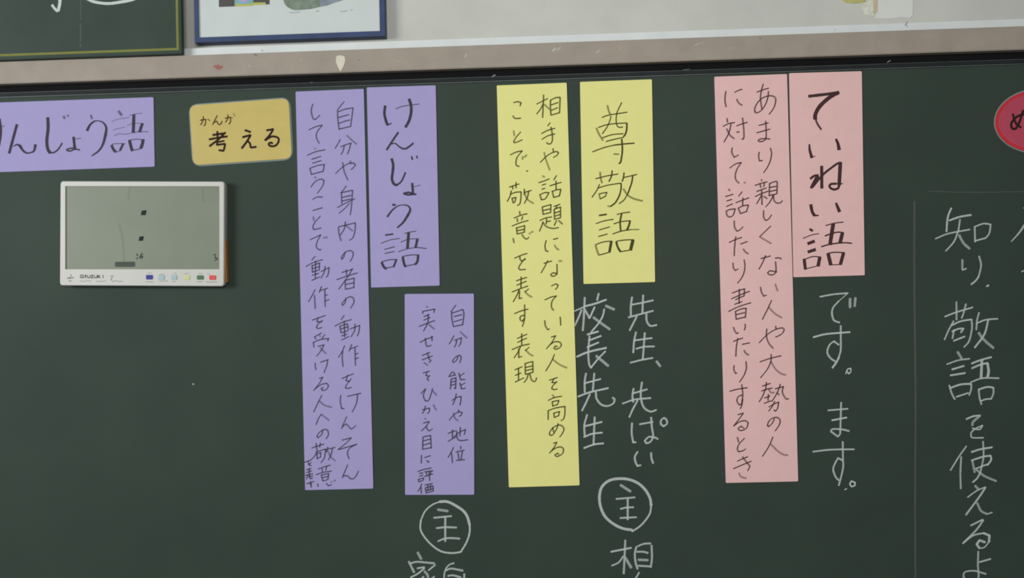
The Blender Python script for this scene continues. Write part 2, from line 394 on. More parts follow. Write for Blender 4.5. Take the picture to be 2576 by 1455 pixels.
870,985 835,1050 845,1120 870,1165 910,1155; 1040,1000 1045,1070 1065,1130
@ chalk_kocho c 5.4
> 1430 730 5
w16 70,268 200,210; 205,95 200,200 190,400 180,510; 165,250 130,340 80,450; 205,245 265,355; w22 265,355 330,215; 380,45 360,130; w24 205,205 340,170 475,122; w34f 470,200 575,245; w20 450,240 430,330 370,430 285,530; w32f 315,345 400,410 520,495
w24 240,560 375,522; 265,580 250,780 260,930 285,980; w22 265,632 410,578; w22 235,720 380,660; w24 105,840 250,780 475,728; w20 285,975 370,870 465,770; w34f 350,830 500,955
> 1430 940 5
220,0 205,100 205,235; w20 200,125 405,70; 325,0 305,230; w22 120,292 260,240 500,185; 270,260 220,370 170,470; 345,240 355,320 410,390 490,410 560,380 580,330 555,305
235,520 200,650 205,780; w22 205,665 420,610; 330,550 315,900; w22 195,800 300,760 425,745; w22 195,940 320,895 440,880
@ chalk_aite c 5.6
> 1470 1164 5
w34 600,850 480,830 360,770 260,680 205,560 190,430 220,310 310,230 430,205 560,215 680,265 770,350 825,450 840,540; w22 840,540 825,640 760,740 690,810 600,870; w34f 455,285 580,365; 400,460 635,440; 545,455 545,720; w22 455,585 530,568 620,565; 450,700 655,690
515,980 505,1200 495,1400; w24 335,1125 590,1075; w20 490,1180 430,1260 345,1300; w34f 515,1200 590,1325; 655,1060 635,1150 645,1260 670,1340; 670,1055 750,1025 835,1020; 845,1045 850,1200 835,1320; 660,1125 740,1125 800,1140; f680,1225 800,1230; 680,1300 835,1310
w20 690,1385 640,1460 560,1500; 460,1590 680,1560; 420,1680 740,1650; 590,1500 600,1640 590,1780 550,1765
@ chalk_ie c 5.6
> 1010 1240 6.768
w30 1010,1010 880,1030 720,1015 600,960 470,850 360,710 320,600 330,470; w24 330,470 400,320 520,210 650,155; w44 650,155 780,155 920,220 1050,310 1120,410 1160,550; w30 1160,550 1160,680 1110,840 1010,1010; w44f 620,290 790,315; 550,430 700,415 850,400; 745,410 745,830; 595,605 750,590 935,595; 620,830 730,785 850,775 990,785
w44f 275,1020 335,1130; 125,1175 215,1360; 145,1210 250,1180 400,1190 560,1205; 575,1230 460,1325; 270,1290 390,1270; w28 390,1290 280,1380 155,1445; f390,1340 440,1400 455,1480 450,1600 400,1640; 560,1430 520,1460 470,1490; 380,1430 300,1500 170,1560; 410,1520 320,1600 190,1660; f460,1490 530,1580 620,1640
w24 895,1200 800,1240 740,1340 725,1480 735,1680; 760,1325 850,1295 1045,1330; 1070,1385 1065,1480 1050,1670; 770,1540 1040,1545; 750,1660 1050,1655; 790,1420 880,1410 1010,1445
@ chalk_desu c 5
> 2010 720 5
265,135 430,105 610,90; w10 620,85 500,190; 500,190 430,270 415,350 440,430 510,460; w34f 642,160 642,270; w30f 710,150 700,255
w22 180,645 340,605 640,580; 525,500 525,640 525,800 500,900; w24 500,900 470,960 420,1030; 500,740 440,695 385,740 355,830 390,900 455,950
w16 590,1105 610,1050 650,1035 650,1080 625,1105 610,1080
@ chalk_masu c 5
> 2010 960 5
365,365 615,345; w22 415,490 600,455; 530,265 520,600 515,660 490,695; 490,695 400,630; 400,620 430,600 540,605 630,625
175,885 400,860 695,855; 550,760 553,980 555,1080 530,1200 500,1310; 550,995 490,965 450,1040 430,1110 460,1200 500,1245
w20 660,1255 640,1290 660,1325 700,1310 705,1275 660,1255; w14 575,1365 600,1350
@ chalk_shiri c 5
> 2336 500 5
w24 285,120 240,240 225,415; w24 260,275 390,230 535,205; 85,505 250,440 520,388; 395,265 375,400; 375,400 320,540 215,660; w32f 385,460 440,560 515,630; 580,360 585,545; 575,355 690,315 780,325; 780,325 765,430 720,495; w20 590,530 720,495
f425,770 425,890; w18 425,900 475,880; 635,725 660,840 630,980; w22 630,980 590,1035 535,1080; w24 730,1105 755,1090
> 2336 750 5
w20 205,235 350,180 555,118; 350,50 352,275; 470,75 440,190 415,255; 315,290 250,410 200,525; w22 290,345 400,295 540,270; 540,270 545,380 510,540 445,620; 320,400 300,510; w22 295,425 370,390 440,385 405,435; w22 315,540 455,485; 635,185 610,280 600,400; w20 600,320 720,275 870,262; w24 750,280 700,460 580,625; w34f 630,440 700,530 815,630
w32f 365,680 415,760; 230,835 370,785 515,765; w24 295,900 445,855; w24 275,975 460,945; 260,1100 290,1200 330,1275; w24 270,1135 400,1090 535,1080; 535,1080 535,1150 510,1225; w20 350,1245 500,1195; w24 540,825 660,780 790,745; w34 670,785 660,1010; w24 545,885 650,840 740,820; w34 740,820 755,920 740,1000; 530,1060 680,1010 885,1010; 630,1150 640,1250 665,1340; w24 635,1150 740,1120 815,1130; 815,1130 815,1200 790,1265; w20 650,1300 720,1275 790,1270
> 2336 950 5
w24 475,525 560,490 650,480; w30f 640,490 560,560 550,605; w18 550,640 640,655 680,605 600,640 540,690 535,740 560,760 690,760
475,865 380,1000 275,1170; 410,1000 400,1200 405,1400; 685,805 690,1000 650,1200; w22 650,1200 610,1270 555,1320; w24 540,940 650,905 800,880; f550,1050 580,1195; w24 540,1045 680,1000 780,985 785,1040 740,1105; w20 590,1150 750,1090; f600,1160 700,1240 850,1305
> 2336 1164 5
w32f 585,295 625,335; 490,440 600,360 715,310; w24 715,315 640,430 470,660; f610,510 660,610 735,650; w16 735,650 800,630
w22 530,795 680,720; w22 690,725 600,850 430,1020; w22 440,1010 560,920 690,890; w30 690,890 765,920 760,1000; w16 760,1000 700,1070 630,1080; w30 640,1080 605,1030 640,980 710,1005
625,1120 620,1300 630,1420 620,1480; w22 640,1255 780,1215; 620,1480 590,1540 520,1535 450,1460 440,1410 470,1375 580,1365 720,1405
@ chalk_edge c 5
> 2336 500 5
w28-14 1230,300 1130,440 1040,540
w16 1170,920 1215,900 1250,895
w14 1195,118 1225,122
@ chalk_rule c 3.4
> 0 0 1
f2300,507 2300,700 2303,1000 2302,1260 2303,1475
w1.6f 2335,481 2440,484 2600,482
@ chalk_specks w 2
> 0 0 1
w4 484,967 488,967
w2 1735,118 1741,113
@ small_board w 10
> 0 0 4.019
w32 600,-60 606,20 588,112; w26 585,115 560,95 525,50
w24-32 700,-70 800,-45 880,-12 950,18 1080,36 1200,24 1330,-2 1420,-40
@ small_board_dots w 1.6
> 0 0 4.019
w14f 812,235 814,290; w14f 815,300 814,345; w14f 812,350 814,420; w14f 814,440 815,475; w10f 816,-20 815,200
'''

# ------------------------------------------------------------------ materials
M = dict(
    wall=mat('painted_wall', (0.495, 0.497, 0.458), 0.8, 0.2, 0.06, 9, 0.3, 120),
    trim=mat('white_moulding', (0.60, 0.635, 0.63), 0.6, 0.3, 0.04, 20),
    rail=mat('beige_frame', (0.305, 0.262, 0.217), 0.6, 0.25, 0.06, 30, 0.15, 400),
    board=mat('green_board', (0.033, 0.049, 0.0385), 0.62, 0.14, 0.08, 5, 0.15, 700),
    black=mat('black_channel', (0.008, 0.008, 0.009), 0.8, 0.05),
    strip=mat('dark_strip', (0.016, 0.019, 0.020), 0.6, 0.12, 0.15, 30),
    lip=mat('grey_lip', (0.075, 0.09, 0.083), 0.5, 0.4, 0.2, 60),
    pink=mat('pink_card', (0.715, 0.455, 0.442), 0.85, 0.15, 0.02, 40, 0.1, 500),
    yellow=mat('yellow_card', (0.70, 0.68, 0.25), 0.85, 0.15, 0.015, 40, 0.1, 500),
    violet=mat('violet_card', (0.333, 0.297, 0.525), 0.85, 0.15, 0.015, 40, 0.1, 500),
    tag_edge=mat('orange_edge', (0.58, 0.34, 0.06), 0.5, 0.3),
    tag_face=mat('tag_yellow', (0.49, 0.39, 0.115), 0.5, 0.3, 0.03, 40),
    tag_red=mat('tag_crimson', (0.42, 0.055, 0.095), 0.5, 0.3, 0.03, 40),
    tag_red_edge=mat('tag_red_edge', (0.50, 0.026, 0.034), 0.5, 0.3),
    case=mat('timer_white', (0.50, 0.495, 0.455), 0.45, 0.4, 0.02, 30),
    bezel=mat('timer_inner', (0.40, 0.41, 0.31), 0.5, 0.3),
    lcd=mat('lcd_glass', (0.185, 0.21, 0.158), 0.4, 0.2, 0.06, 9),
    segment=mat('lcd_segment', (0.012, 0.018, 0.014), 0.5, 0.1),
    segment_soft=mat('lcd_segment_faint', (0.065, 0.078, 0.065), 0.5, 0.1),
    print_grey=mat('print_grey', (0.26, 0.26, 0.25), 0.6, 0.2),
    print_dark=mat('print_dark', (0.13, 0.13, 0.135), 0.6, 0.2),
    b_blue=mat('button_blue', (0.022, 0.026, 0.24), 0.5, 0.3),
    b_cyan=mat('button_pale_cyan', (0.33, 0.45, 0.46), 0.5, 0.3),
    b_yellow=mat('button_pale_yellow', (0.53, 0.55, 0.27), 0.5, 0.3),
    b_green=mat('button_green', (0.06, 0.145, 0.075), 0.5, 0.3),
    b_red=mat('button_red', (0.62, 0.065, 0.06), 0.5, 0.3),
    orange=mat('orange_label', (0.36, 0.14, 0.03), 0.5, 0.3),
    small_board=mat('small_green_board', (0.036, 0.054, 0.043), 0.6, 0.16, 0.1, 8),
    border=mat('olive_border', (0.175, 0.185, 0.042), 0.7, 0.2, 0.06, 40),
    navy=mat('navy_frame', (0.030, 0.052, 0.125), 0.5, 0.3, 0.15, 30),
    paper=mat('poster_paper', (0.52, 0.56, 0.545), 0.5, 0.35, 0.02, 30),
    picture_dark=mat('picture_charcoal', (0.075, 0.073, 0.07), 0.6, 0.2, 0.1, 60),
    picture_green=mat('picture_stone_green', (0.17, 0.215, 0.165), 0.6, 0.2, 0.25, 70),
    picture_blue=mat('picture_stone_blue', (0.20, 0.235, 0.28), 0.6, 0.2, 0.2, 60),
    picture_yellow=mat('picture_olive', (0.42, 0.42, 0.10), 0.6, 0.2),
    picture_teal=mat('picture_teal', (0.20, 0.38, 0.30), 0.6, 0.2, 0.1, 60),
    picture_sky=mat('picture_sky', (0.23, 0.33, 0.52), 0.6, 0.2, 0.1, 60),
    picture_rose=mat('picture_rose', (0.55, 0.30, 0.36), 0.6, 0.2),
    note=mat('white_note', (0.62, 0.63, 0.59), 0.8, 0.2, 0.02, 40),
    torn=mat('torn_residue', (0.58, 0.60, 0.50), 0.9, 0.1, 0.18, 130),
    mustard=mat('mustard_patch', (0.42, 0.40, 0.15), 0.8, 0.2, 0.1, 60),
    tan_tape=mat('tan_tape', (0.50, 0.42, 0.29), 0.7, 0.2, 0.08, 60),
    cream=mat('cream_chip', (0.60, 0.56, 0.46), 0.7, 0.2, 0.05, 90),
)
INK = ink_mat('brush_ink', (0.030, 0.022, 0.026))
INK_VIOLET = ink_mat('brush_ink_on_violet', (0.050, 0.040, 0.055))
INK_YELLOW = ink_mat('brush_ink_on_yellow', (0.060, 0.052, 0.014))
INK_PINK = ink_mat('brush_ink_on_pink', (0.058, 0.028, 0.029))
INK_BLACK = ink_mat('black_ink', (0.026, 0.012, 0.012))
CHALK = ink_mat('white_chalk', (0.66, 0.71, 0.68), 0.45, 700)
CHALK_ROSE = ink_mat('rose_chalk', (0.55, 0.45, 0.48), 0.3, 500)
PAINT = ink_mat('white_writing', (0.55, 0.60, 0.57), 0.12, 300)
DUST = ink_mat('grey_dust', (0.40, 0.41, 0.38), 0.3, 300)
RED_CHALK = ink_mat('red_chalk', (0.50, 0.10, 0.09), 0.5, 600)
BROWN_INK = ink_mat('brown_print', (0.055, 0.03, 0.012))


# ------------------------------------------------------------------ shapes
def box(bm, x0, x1, y0, y1, z0, z1, bevel=0.0):
    vs = [bm.verts.new((x, y, z)) for x in (x0, x1) for y in (y0, y1) for z in (z0, z1)]
    for q in ((0, 1, 3, 2), (4, 6, 7, 5), (0, 4, 5, 1), (2, 3, 7, 6), (0, 2, 6, 4), (1, 5, 7, 3)):
        bm.faces.new([vs[i] for i in q])
    if bevel:
        bmesh.ops.bevel(bm, geom=list(bm.edges), offset=bevel, segments=2, affect='EDGES')
    bmesh.ops.recalc_face_normals(bm, faces=list(bm.faces))


def slab(bm, pts, y_front, y_back, edge=0.0):
    """A flat plate from an outline of (x, z) points, with a bevelled front rim."""
    a = sum(pts[i][0] * pts[(i + 1) % len(pts)][1] - pts[(i + 1) % len(pts)][0] * pts[i][1] for i in range(len(pts)))
    if a < 0:
        pts = pts[::-1]
    n = len(pts)
    cx = sum(p[0] for p in pts) / n
    cz = sum(p[1] for p in pts) / n
    rings = []
    for (y, s) in ((y_back, 0.0), (y_front + edge, 0.0), (y_front, edge)):
        ring = []
        for (x, z) in pts:
            L = math.hypot(x - cx, z - cz) or 1
            ring.append(bm.verts.new((x - (x - cx) / L * s, y, z - (z - cz) / L * s)))
        rings.append(ring)
        if not edge and len(rings) == 2:
            break
    if not edge:
        for v in rings[1]:
            v.co.y = y_front
    for r1, r2 in zip(rings, rings[1:]):
        for i in range(n):
            j = (i + 1) % n
            bm.faces.new((r1[i], r1[j], r2[j], r2[i]))
    bm.faces.new(rings[-1])
    bm.faces.new(rings[0][::-1])
    bmesh.ops.recalc_face_normals(bm, faces=list(bm.faces))


def rounded(quad, r, seg=5):
    """Corners of an outline rounded with radius r (any polygon)."""
    out, n = [], len(quad)
    for i in range(n):
        p, a, b = Vector(quad[i]), Vector(quad[i - 1]), Vector(quad[(i + 1) % n])
        u, v = (a - p).normalized(), (b - p).normalized()
        for k in range(seg + 1):
            t = k / seg
            q = (p + u * r) * (1 - t) ** 2 + p * 2 * t * (1 - t) + (p + v * r) * t * t
            out.append((q.x, q.y))
    return out


def quad_at(corners, y):
    return [(p.x, p.z) for p in (at(cx, cy, y) for cx, cy in corners)]


def grow(quad, d):
    cx = sum(p[0] for p in quad) / len(quad)
    cz = sum(p[1] for p in quad) / len(quad)
    return [(x + math.copysign(d, x - cx), z + math.copysign(d, z - cz)) for x, z in quad]


# ------------------------------------------------------------------ handwriting
def parse(txt):
    blocks, cur = {}, None
    for line in txt.strip().splitlines():
        w = line.split()
        if line[0] == '@':
            cur = dict(style=w[2], par=[float(x) for x in w[3:]], strokes=[], n=0)
            blocks[w[1]] = cur
        elif line[0] == '>':
            tx, ty, ts = (float(x) for x in w[1:])
        else:
            cur['n'] += 1
            for s in line.split(';'):
                t = s.split()
                if not t:
                    continue
                wa = wb = None
                faded = False
                if t[0][0] == 'w' and ',' not in t[0]:
                    h = t.pop(0)[1:]
                    if h.endswith('f'):
                        faded, h = True, h[:-1]
                    hs = h.split('-')
                    wa, wb = float(hs[0]) / ts, float(hs[-1]) / ts
                if t[0][0] == 'f':
                    faded = True
                    t[0] = t[0][1:]
                pts = []
                for q in t:
                    px, py = q.split(',')
                    pts.append((tx + float(px) / ts, ty + float(py) / ts))
                cur['strokes'].append((pts, wa, wb, faded, cur['n']))
    return blocks


BL = parse(STROKES)


def smooth_line(p):
    """Catmull-Rom through the points of one pen stroke; returns pieces split at sharp corners."""
    pieces, cur = [], [p[0]]
    for i in range(1, len(p)):
        cur.append(p[i])
        if i < len(p) - 1:
            a = math.atan2(p[i][1] - p[i - 1][1], p[i][0] - p[i - 1][0])
            b = math.atan2(p[i + 1][1] - p[i][1], p[i + 1][0] - p[i][0])
            d = abs((b - a + math.pi) % (2 * math.pi) - math.pi)
            if d > 1.2:
                pieces.append(cur)
                cur = [p[i]]
    pieces.append(cur)
    out = []
    for c in pieces:
        if len(c) < 3:
            out.append([c[0]] + [((c[0][0] * (4 - k) + c[1][0] * k) / 4, (c[0][1] * (4 - k) + c[1][1] * k) / 4) for k in (1, 2, 3)] + [c[1]])
            continue
        e = [(2 * c[0][0] - c[1][0], 2 * c[0][1] - c[1][1])] + c + [(2 * c[-1][0] - c[-2][0], 2 * c[-1][1] - c[-2][1])]
        r = []
        for i in range(1, len(e) - 2):
            p0, p1, p2, p3 = e[i - 1:i + 3]
            for k in range(6):
                t = k / 6
                r.append(tuple(0.5 * (2 * p1[j] + (p2[j] - p0[j]) * t + (2 * p0[j] - 5 * p1[j] + 4 * p2[j] - p3[j]) * t * t
                                      + (3 * p1[j] - p0[j] - 3 * p2[j] + p3[j]) * t ** 3) for j in (0, 1)))
        r.append(c[-1])
        out.append(r)
    return out


def write(block, y, name, material, parent, label=None, dark=0.88, faded=0.5, gain=1.0, unit=None, flat=False):
    """The strokes of a block as thin ribbons of ink or chalk on the plane y; with a unit name
    every character is a mesh of its own under the part."""
    B = BL[block]
    if not unit:
        return tag(ribbons(B, B['strokes'], block, y, name, material, parent, dark, faded, gain), label)
    if flat:
        for i in range(1, B['n'] + 1):
            tag(ribbons(B, [s for s in B['strokes'] if s[4] == i], block + str(i), y, unit, material, parent, dark, faded, gain), label)
        return None
    mx = [q for s in B['strokes'] for q in s[0]]
    mid = at(sum(q[0] for q in mx) / len(mx), sum(q[1] for q in mx) / len(mx), y)
    e = bpy.data.objects.new(name, None)
    e.empty_display_size = 0.02
    col.objects.link(e)
    e.parent = parent
    off, p = Vector((0, 0, 0)), parent
    while p is not None:
        off += Vector(p.location)
        p = p.parent
    e.location = mid - off
    for i in range(1, B['n'] + 1):
        ribbons(B, [s for s in B['strokes'] if s[4] == i], block + str(i), y, unit, material, e, dark, faded, gain)
    return tag(e, label)


def ribbons(B, strokes, seed, y, name, material, parent, dark, faded, gain):
    bm = bmesh.new()
    lay = bm.verts.layers.float.new('cover')
    rnd = random.Random(seed)
    k = 0
    for pts, wa, wb, fd, ch in strokes:
        pieces = smooth_line(pts)
        total = sum(len(p) for p in pieces)
        done = 0
        for line in pieces:
            k += 1
            yy = y - 0.000006 * (k % 25)
            n = len(line)
            rows = []
            for i, q in enumerate(line):
                a, b = line[max(0, i - 1)], line[min(n - 1, i + 1)]
                dx, dy = b[0] - a[0], b[1] - a[1]
                L = math.hypot(dx, dy) or 1
                dx, dy = dx / L, dy / L
                t = (done + i) / max(1, total - 1)
                cov = dark
                if wa is not None:
                    w = wa + (wb - wa) * t
                elif B['style'] == 'n':
                    s = abs(math.sin(math.atan2(dy, dx) - math.radians(-40)))
                    w = B['par'][0] + (B['par'][1] - B['par'][0]) * s ** 1.6
                    cov = dark - (dark - faded) * 0.75 * s ** 2
                else:
                    w = B['par'][0]
                    if B['style'] == 'c':
                        s = abs(math.sin(math.atan2(dy, dx) - math.radians(-35)))
                        w *= 0.66 + 0.34 * s
                        cov = dark - (dark - faded) * 0.6 * s
                if fd:
                    cov = faded
                    if wa is None and B['style'] == 'n':
                        w = B['par'][1] * 1.05
                    if wa is None and B['style'] == 'c':
                        w = B['par'][0] * 1.15
                w *= gain * (1 + 0.05 * rnd.uniform(-1, 1))
                rows.append((q, dx, dy, w / 2, cov))
            done += n
            (q, dx, dy, h, c) = rows[0]
            ce, cw = (0.2, 0.9) if B['style'] == 'w' else (0.55, 0.55)
            rows.insert(0, ((q[0] - dx * h * ce, q[1] - dy * h * ce), dx, dy, h * cw, c))
            (q, dx, dy, h, c) = rows[-1]
            rows.append(((q[0] + dx * h * ce, q[1] + dy * h * ce), dx, dy, h * cw, c * 0.95))
            prev = None
            for (q, dx, dy, h, c) in rows:
                l = bm.verts.new(at(q[0] - dy * h, q[1] + dx * h, yy))
                r = bm.verts.new(at(q[0] + dy * h, q[1] - dx * h, yy))
                l[lay] = r[lay] = c
                if prev:
                    bm.faces.new((prev[0], l, r, prev[1]))
                prev = (l, r)
    bm.normal_update()
    fl = [f for f in bm.faces if f.normal.y > 0]
    bmesh.ops.reverse_faces(bm, faces=fl)
    return link(name, bm, material, parent)


# ------------------------------------------------------------------ the setting
X0, X1 = -1.75, 1.95
SLOPE_TOP, SLOPE_BOT, SLOPE_EDGE = 0.3152, 0.2838, 0.2646       # heights seen above the camera, per metre of distance
RAIL_Y = -0.015
Z_RT = CAM_Z + SLOPE_TOP * (DIST + RAIL_Y)                        # rail top
Z_RB = CAM_Z + SLOPE_BOT * (DIST + RAIL_Y)                        # rail underside
Z_BT = CAM_Z + SLOPE_EDGE * DIST                                  # top edge of the green surface
Z_BB = Z_BT - 1.15

bm = bmesh.new()
box(bm, -2.4, 2.6, 0.012, 0.11, 0.0, 3.0)
tag(link('wall_front', bm, M['wall']), kind='structure')
bm = bmesh.new()
box(bm, -2.4, 2.6, -0.008, 0.012, Z_RT - 0.004, CAM_Z + 0.3215 * (DIST - 0.008), 0.0015)
trim = tag(link('trim_1', bm, M['trim']), kind='structure')

# ------------------------------------------------------------------ blackboard
board = empty('chalkboard', ((X0 + X1) / 2, 0.0, Z_BB), 'dark green wall chalkboard in a beige frame, covered with coloured word cards and chalk writing', 'chalkboard')
bm = bmesh.new()
box(bm, X0, X1, 0.0, 0.012, Z_BB, Z_BT + 0.0008)
surface = link('writing_surface', bm, M['board'], board)
bm = bmesh.new()
box(bm, X0 - 0.05, X1 + 0.05, RAIL_Y, 0.012, Z_RB, Z_RT - 0.004, 0.0012)
rail = tag(link('frame_rail', bm, M['rail'], board), 'beige top rail of the frame')
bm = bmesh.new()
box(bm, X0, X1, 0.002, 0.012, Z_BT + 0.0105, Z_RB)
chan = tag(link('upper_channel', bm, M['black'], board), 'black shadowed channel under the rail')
bm = bmesh.new()
box(bm, X0, X1, -0.004, 0.012, Z_BT + 0.0022, Z_BT + 0.0105, 0.0008)
tag(link('edge_strip', bm, M['strip'], board), 'blackish strip above the green surface')
bm = bmesh.new()
box(bm, X0, X1, -0.0045, -0.0035, Z_BT + 0.0094, Z_BT + 0.0100)
box(bm, X0, X1, -0.003, 0.012, Z_BT + 0.0008, Z_BT + 0.0022)
tag(link('edge_lip', bm, M['lip'], board), 'thin grey lip along the top edge')
for (sx, nm) in ((X0 - 0.05, 'frame_stile'), (X1, 'frame_stile')):
    bm = bmesh.new()
    box(bm, sx, sx + 0.05, RAIL_Y, 0.012, Z_BB, Z_RB, 0.0012)
    link(nm, bm, M['rail'], board)
bm = bmesh.new()
box(bm, X0 - 0.05, X1 + 0.05, -0.09, 0.012, Z_BB - 0.03, Z_BB, 0.003)
link('chalk_tray', bm, M['rail'], board)

BY = -0.0001
write('chalk_desu', BY, 'chalk_writing', CHALK, board, 'two white chalk characters and a full stop below the pink heading card', 0.8, 0.55, unit='chalk_character')
write('chalk_masu', BY, 'chalk_writing', CHALK, board, 'lower pair of white chalk characters right of the long pink card', 0.8, 0.55, unit='chalk_character')
write('chalk_senpai', BY, 'chalk_writing', CHALK, board, 'right column of white chalk characters below the short yellow card', 0.8, 0.55, unit='chalk_character')
write('chalk_kocho', BY, 'chalk_writing', CHALK, board, 'column of white chalk characters touching the long yellow card', 0.8, 0.55, unit='chalk_character')
write('chalk_aite', BY, 'chalk_writing', CHALK, board, 'circled white chalk character with another below it, under the yellow cards', 0.75, 0.55, unit='chalk_character')
write('chalk_ie', BY, 'chalk_writing', CHALK, board, 'circled white chalk character under the small violet card', 0.75, 0.5, unit='chalk_character')
write('chalk_shiri', BY, 'chalk_writing', CHALK, board, 'long column of white chalk characters at the right', 0.75, 0.5, unit='chalk_character')
write('chalk_edge', BY, 'chalk_writing', CHALK, board, 'white chalk strokes cut off at the right edge', 0.7, 0.5, unit='chalk_stroke')
write('chalk_rule', BY, 'chalk_line', CHALK_ROSE, board, 'faint rosy chalk ruling around the right column', 0.2, 0.12, unit='ruled_line')
write('chalk_specks', BY, 'chalk_speck', CHALK, board, 'tiny speck of white chalk', 0.5, 0.4, unit='chalk_speck', flat=True)

# wear on the beige rail
RY = RAIL_Y - 0.0003
drop = [(846, 141), (857, 139), (867, 142), (869, 152), (865, 166), (857, 181), (850, 168), (845, 156)]
bm = bmesh.new()
slab(bm, rounded(quad_at(drop, RY), 0.002, 3), RY - 0.0004, RAIL_Y, 0.0002)
tag(link('paint_chip', bm, M['cream'], rail), 'cream drop shaped bare patch')
STROKES_RAIL = '''
@ rail_red w 5
> 0 0 1
w4f 536,167 548,165; w7 540,168 551,170 560,168; w5f 546,162 556,170; w4f 545,174 555,175
@ rail_scuff w 2
> 0 0 1
w4f 756,150 758,149
w3f 625,168 629,164
w3f 1000,154 1003,155
w3 1170,144 1173,136
w5 1390,128 1398,122
w3 1402,126 1410,119
w3 1500,132 1508,127
w2f 1560,126 1562,119
w2 1748,115 1757,110
w2f 1757,110 1770,107
w3f 1836,122 1840,121
w2f 240,175 243,177
@ rail_dirt w 2
> 0 0 1
w4f 657,125 662,128
w3f 640,136 646,140
w2f 900,150 903,152
w2f 1910,96 1916,97
w2f 2098,76 2103,74
w2f 250,122 258,121
@ strip_scratch w 2
> 0 0 1
w2.5 1238,193 1246,188
w2 2232,157 2240,152
w2f 780,208 787,207
w2f 1718,176 1735,174
@ trim_crack w 2
> 0 0 1
w3f 2277,64 2281,58 2283,54; w2f 2282,64 2282,68
@ timer_print w 2
> 120 430 4.41
w12 256,1150 258,1172
w14 215,1192 290,1185
w10 235,1178 250,1200
w12 232,1225 262,1222
w9f 355,1222 400,1228 440,1220 485,1228
w9f 540,1224 580,1228 650,1222
w8 690,1170 735,1168
w9 714,1172 708,1210
w9f 695,1200 725,1235
w10f 725,1228 760,1220 795,1230 830,1222
w9f 1085,1235 1130,1232 1170,1236
w9f 1240,1225 1335,1222
w9f 1385,1232 1420,1228
w9f 1660,1232 1720,1230
w9f 1755,1232 1810,1236 1880,1230
w8f 1110,1135 1150,1132
w8f 1400,1140 1430,1136
w8f 1510,1142 1570,1140
w8f 1670,1142 1720,1140
w8f 1770,1142 1800,1146
w8f 1240,1150 1290,1148
@ timer_brand w 2
> 120 430 4.41
w10 395,1155 365,1158 362,1185 390,1190 400,1172 380,1172
w10 430,1158 408,1162 428,1175 412,1190
w10 440,1158 445,1188 468,1186 470,1158
w10 478,1160 505,1160 480,1188 508,1188
w10 516,1158 520,1188 545,1186 548,1158
w10 556,1155 556,1190; w10 582,1158 560,1174 585,1190
w10 612,1158 616,1190
@ poster_print w 2
> 560 0 6.44
w20f 1515,185 1555,180
w14f 1905,180 1960,185 2020,172
w12f 2060,165 2110,155
w14f 1080,200 1180,205 1260,190
'''
BL.update(parse(STROKES_RAIL))
write('rail_red', RY, 'chalk_smudge', RED_CHALK, rail, 'small red smudge', 0.5, 0.3)
write('rail_scuff', RY, 'scuff_marks', CHALK, rail, 'pale scuff', 0.6, 0.35, unit='scuff_mark', flat=True)
write('rail_dirt', RY, 'dirt_specks', BROWN_INK, rail, 'small dark speck', 0.4, 0.3, unit='dirt_speck', flat=True)
write('strip_scratch', -0.0052, 'scratch', CHALK, board, 'pale nick on the dark strip', 0.45, 0.15, unit='scratch', flat=True)

# ------------------------------------------------------------------ word cards
CT = 0.0016      # magnetic card thickness
CARDS = [
    ('pink_head', M['pink'], ((1985, 184), (2168, 179), (2175.5, 693), (1996, 698)), 'short pink card with five bold heading characters',
     'short pink heading card with bold brush characters, right of the long pink card', ['pink_head'], INK_PINK, 0.92, 0.72),
    ('pink_long', M['pink'], ((1797, 193), (1980, 186), (2008, 1212), (1826, 1216)), '',
     'long pink card with two columns of small handwriting', ['pink_long_a', 'pink_long_b'], INK_PINK, 0.82, 0.36),
    ('yellow_head', M['yellow'], ((1459, 206), (1640, 199.5), (1648, 710), (1468, 715)), '',
     'short yellow heading card with three large brush characters', ['yellow_head'], INK_YELLOW, 0.86, 0.45),
    ('yellow_long', M['yellow'], ((1249.5, 215), (1425.5, 208), (1458, 1222), (1280, 1227)), '',
     'long yellow card with two columns of small handwriting', ['yellow_long_a', 'yellow_long_b'], INK_YELLOW, 0.86, 0.40),
    ('violet_head', M['violet'], ((922.5, 220), (1096, 214.5), (1106, 719), (933.5, 724)), '',
     'short violet heading card with large brush characters, right of the long violet card', ['violet_head'], INK_VIOLET, 0.86, 0.5),
    ('violet_long', M['violet'], ((743.5, 230.5), (915, 223.5), (939, 1230), (767.5, 1234)), '',
     'long violet card with two columns of small handwriting', ['violet_long_a', 'violet_long_b'], INK_VIOLET, 0.74, 0.34),
    ('violet_short', M['violet'], ((1018, 740), (1192, 739), (1193, 1245.5), (1019, 1246)), '',
     'small upright violet card with two narrow columns, low in the middle above circled chalk', ['violet_short_a', 'violet_short_b'], INK_VIOLET, 0.80, 0.36),
    ('violet_wide', M['violet'], ((-118, 262), (386, 244.5), (389, 419.5), (-116, 437.5)), '',
     'sideways violet card with large horizontal characters above the white timer', ['violet_wide'], INK_VIOLET, 0.84, 0.45),
]
for key, ma, quad, _, label, blocks, ink, dk, fd in CARDS:
    bm = bmesh.new()
    slab(bm, rounded(quad_at(quad, -CT), 0.0022, 4), -CT, -0.0003, 0.0003)
    card = tag(link('word_card', bm, ma, None), label, 'card', 'handwritten word cards on the chalkboard')
    for b in blocks:
        write(b, -CT - 0.00015, 'handwriting', ink, card, 'dark brush pen characters', dk, fd, unit='character')

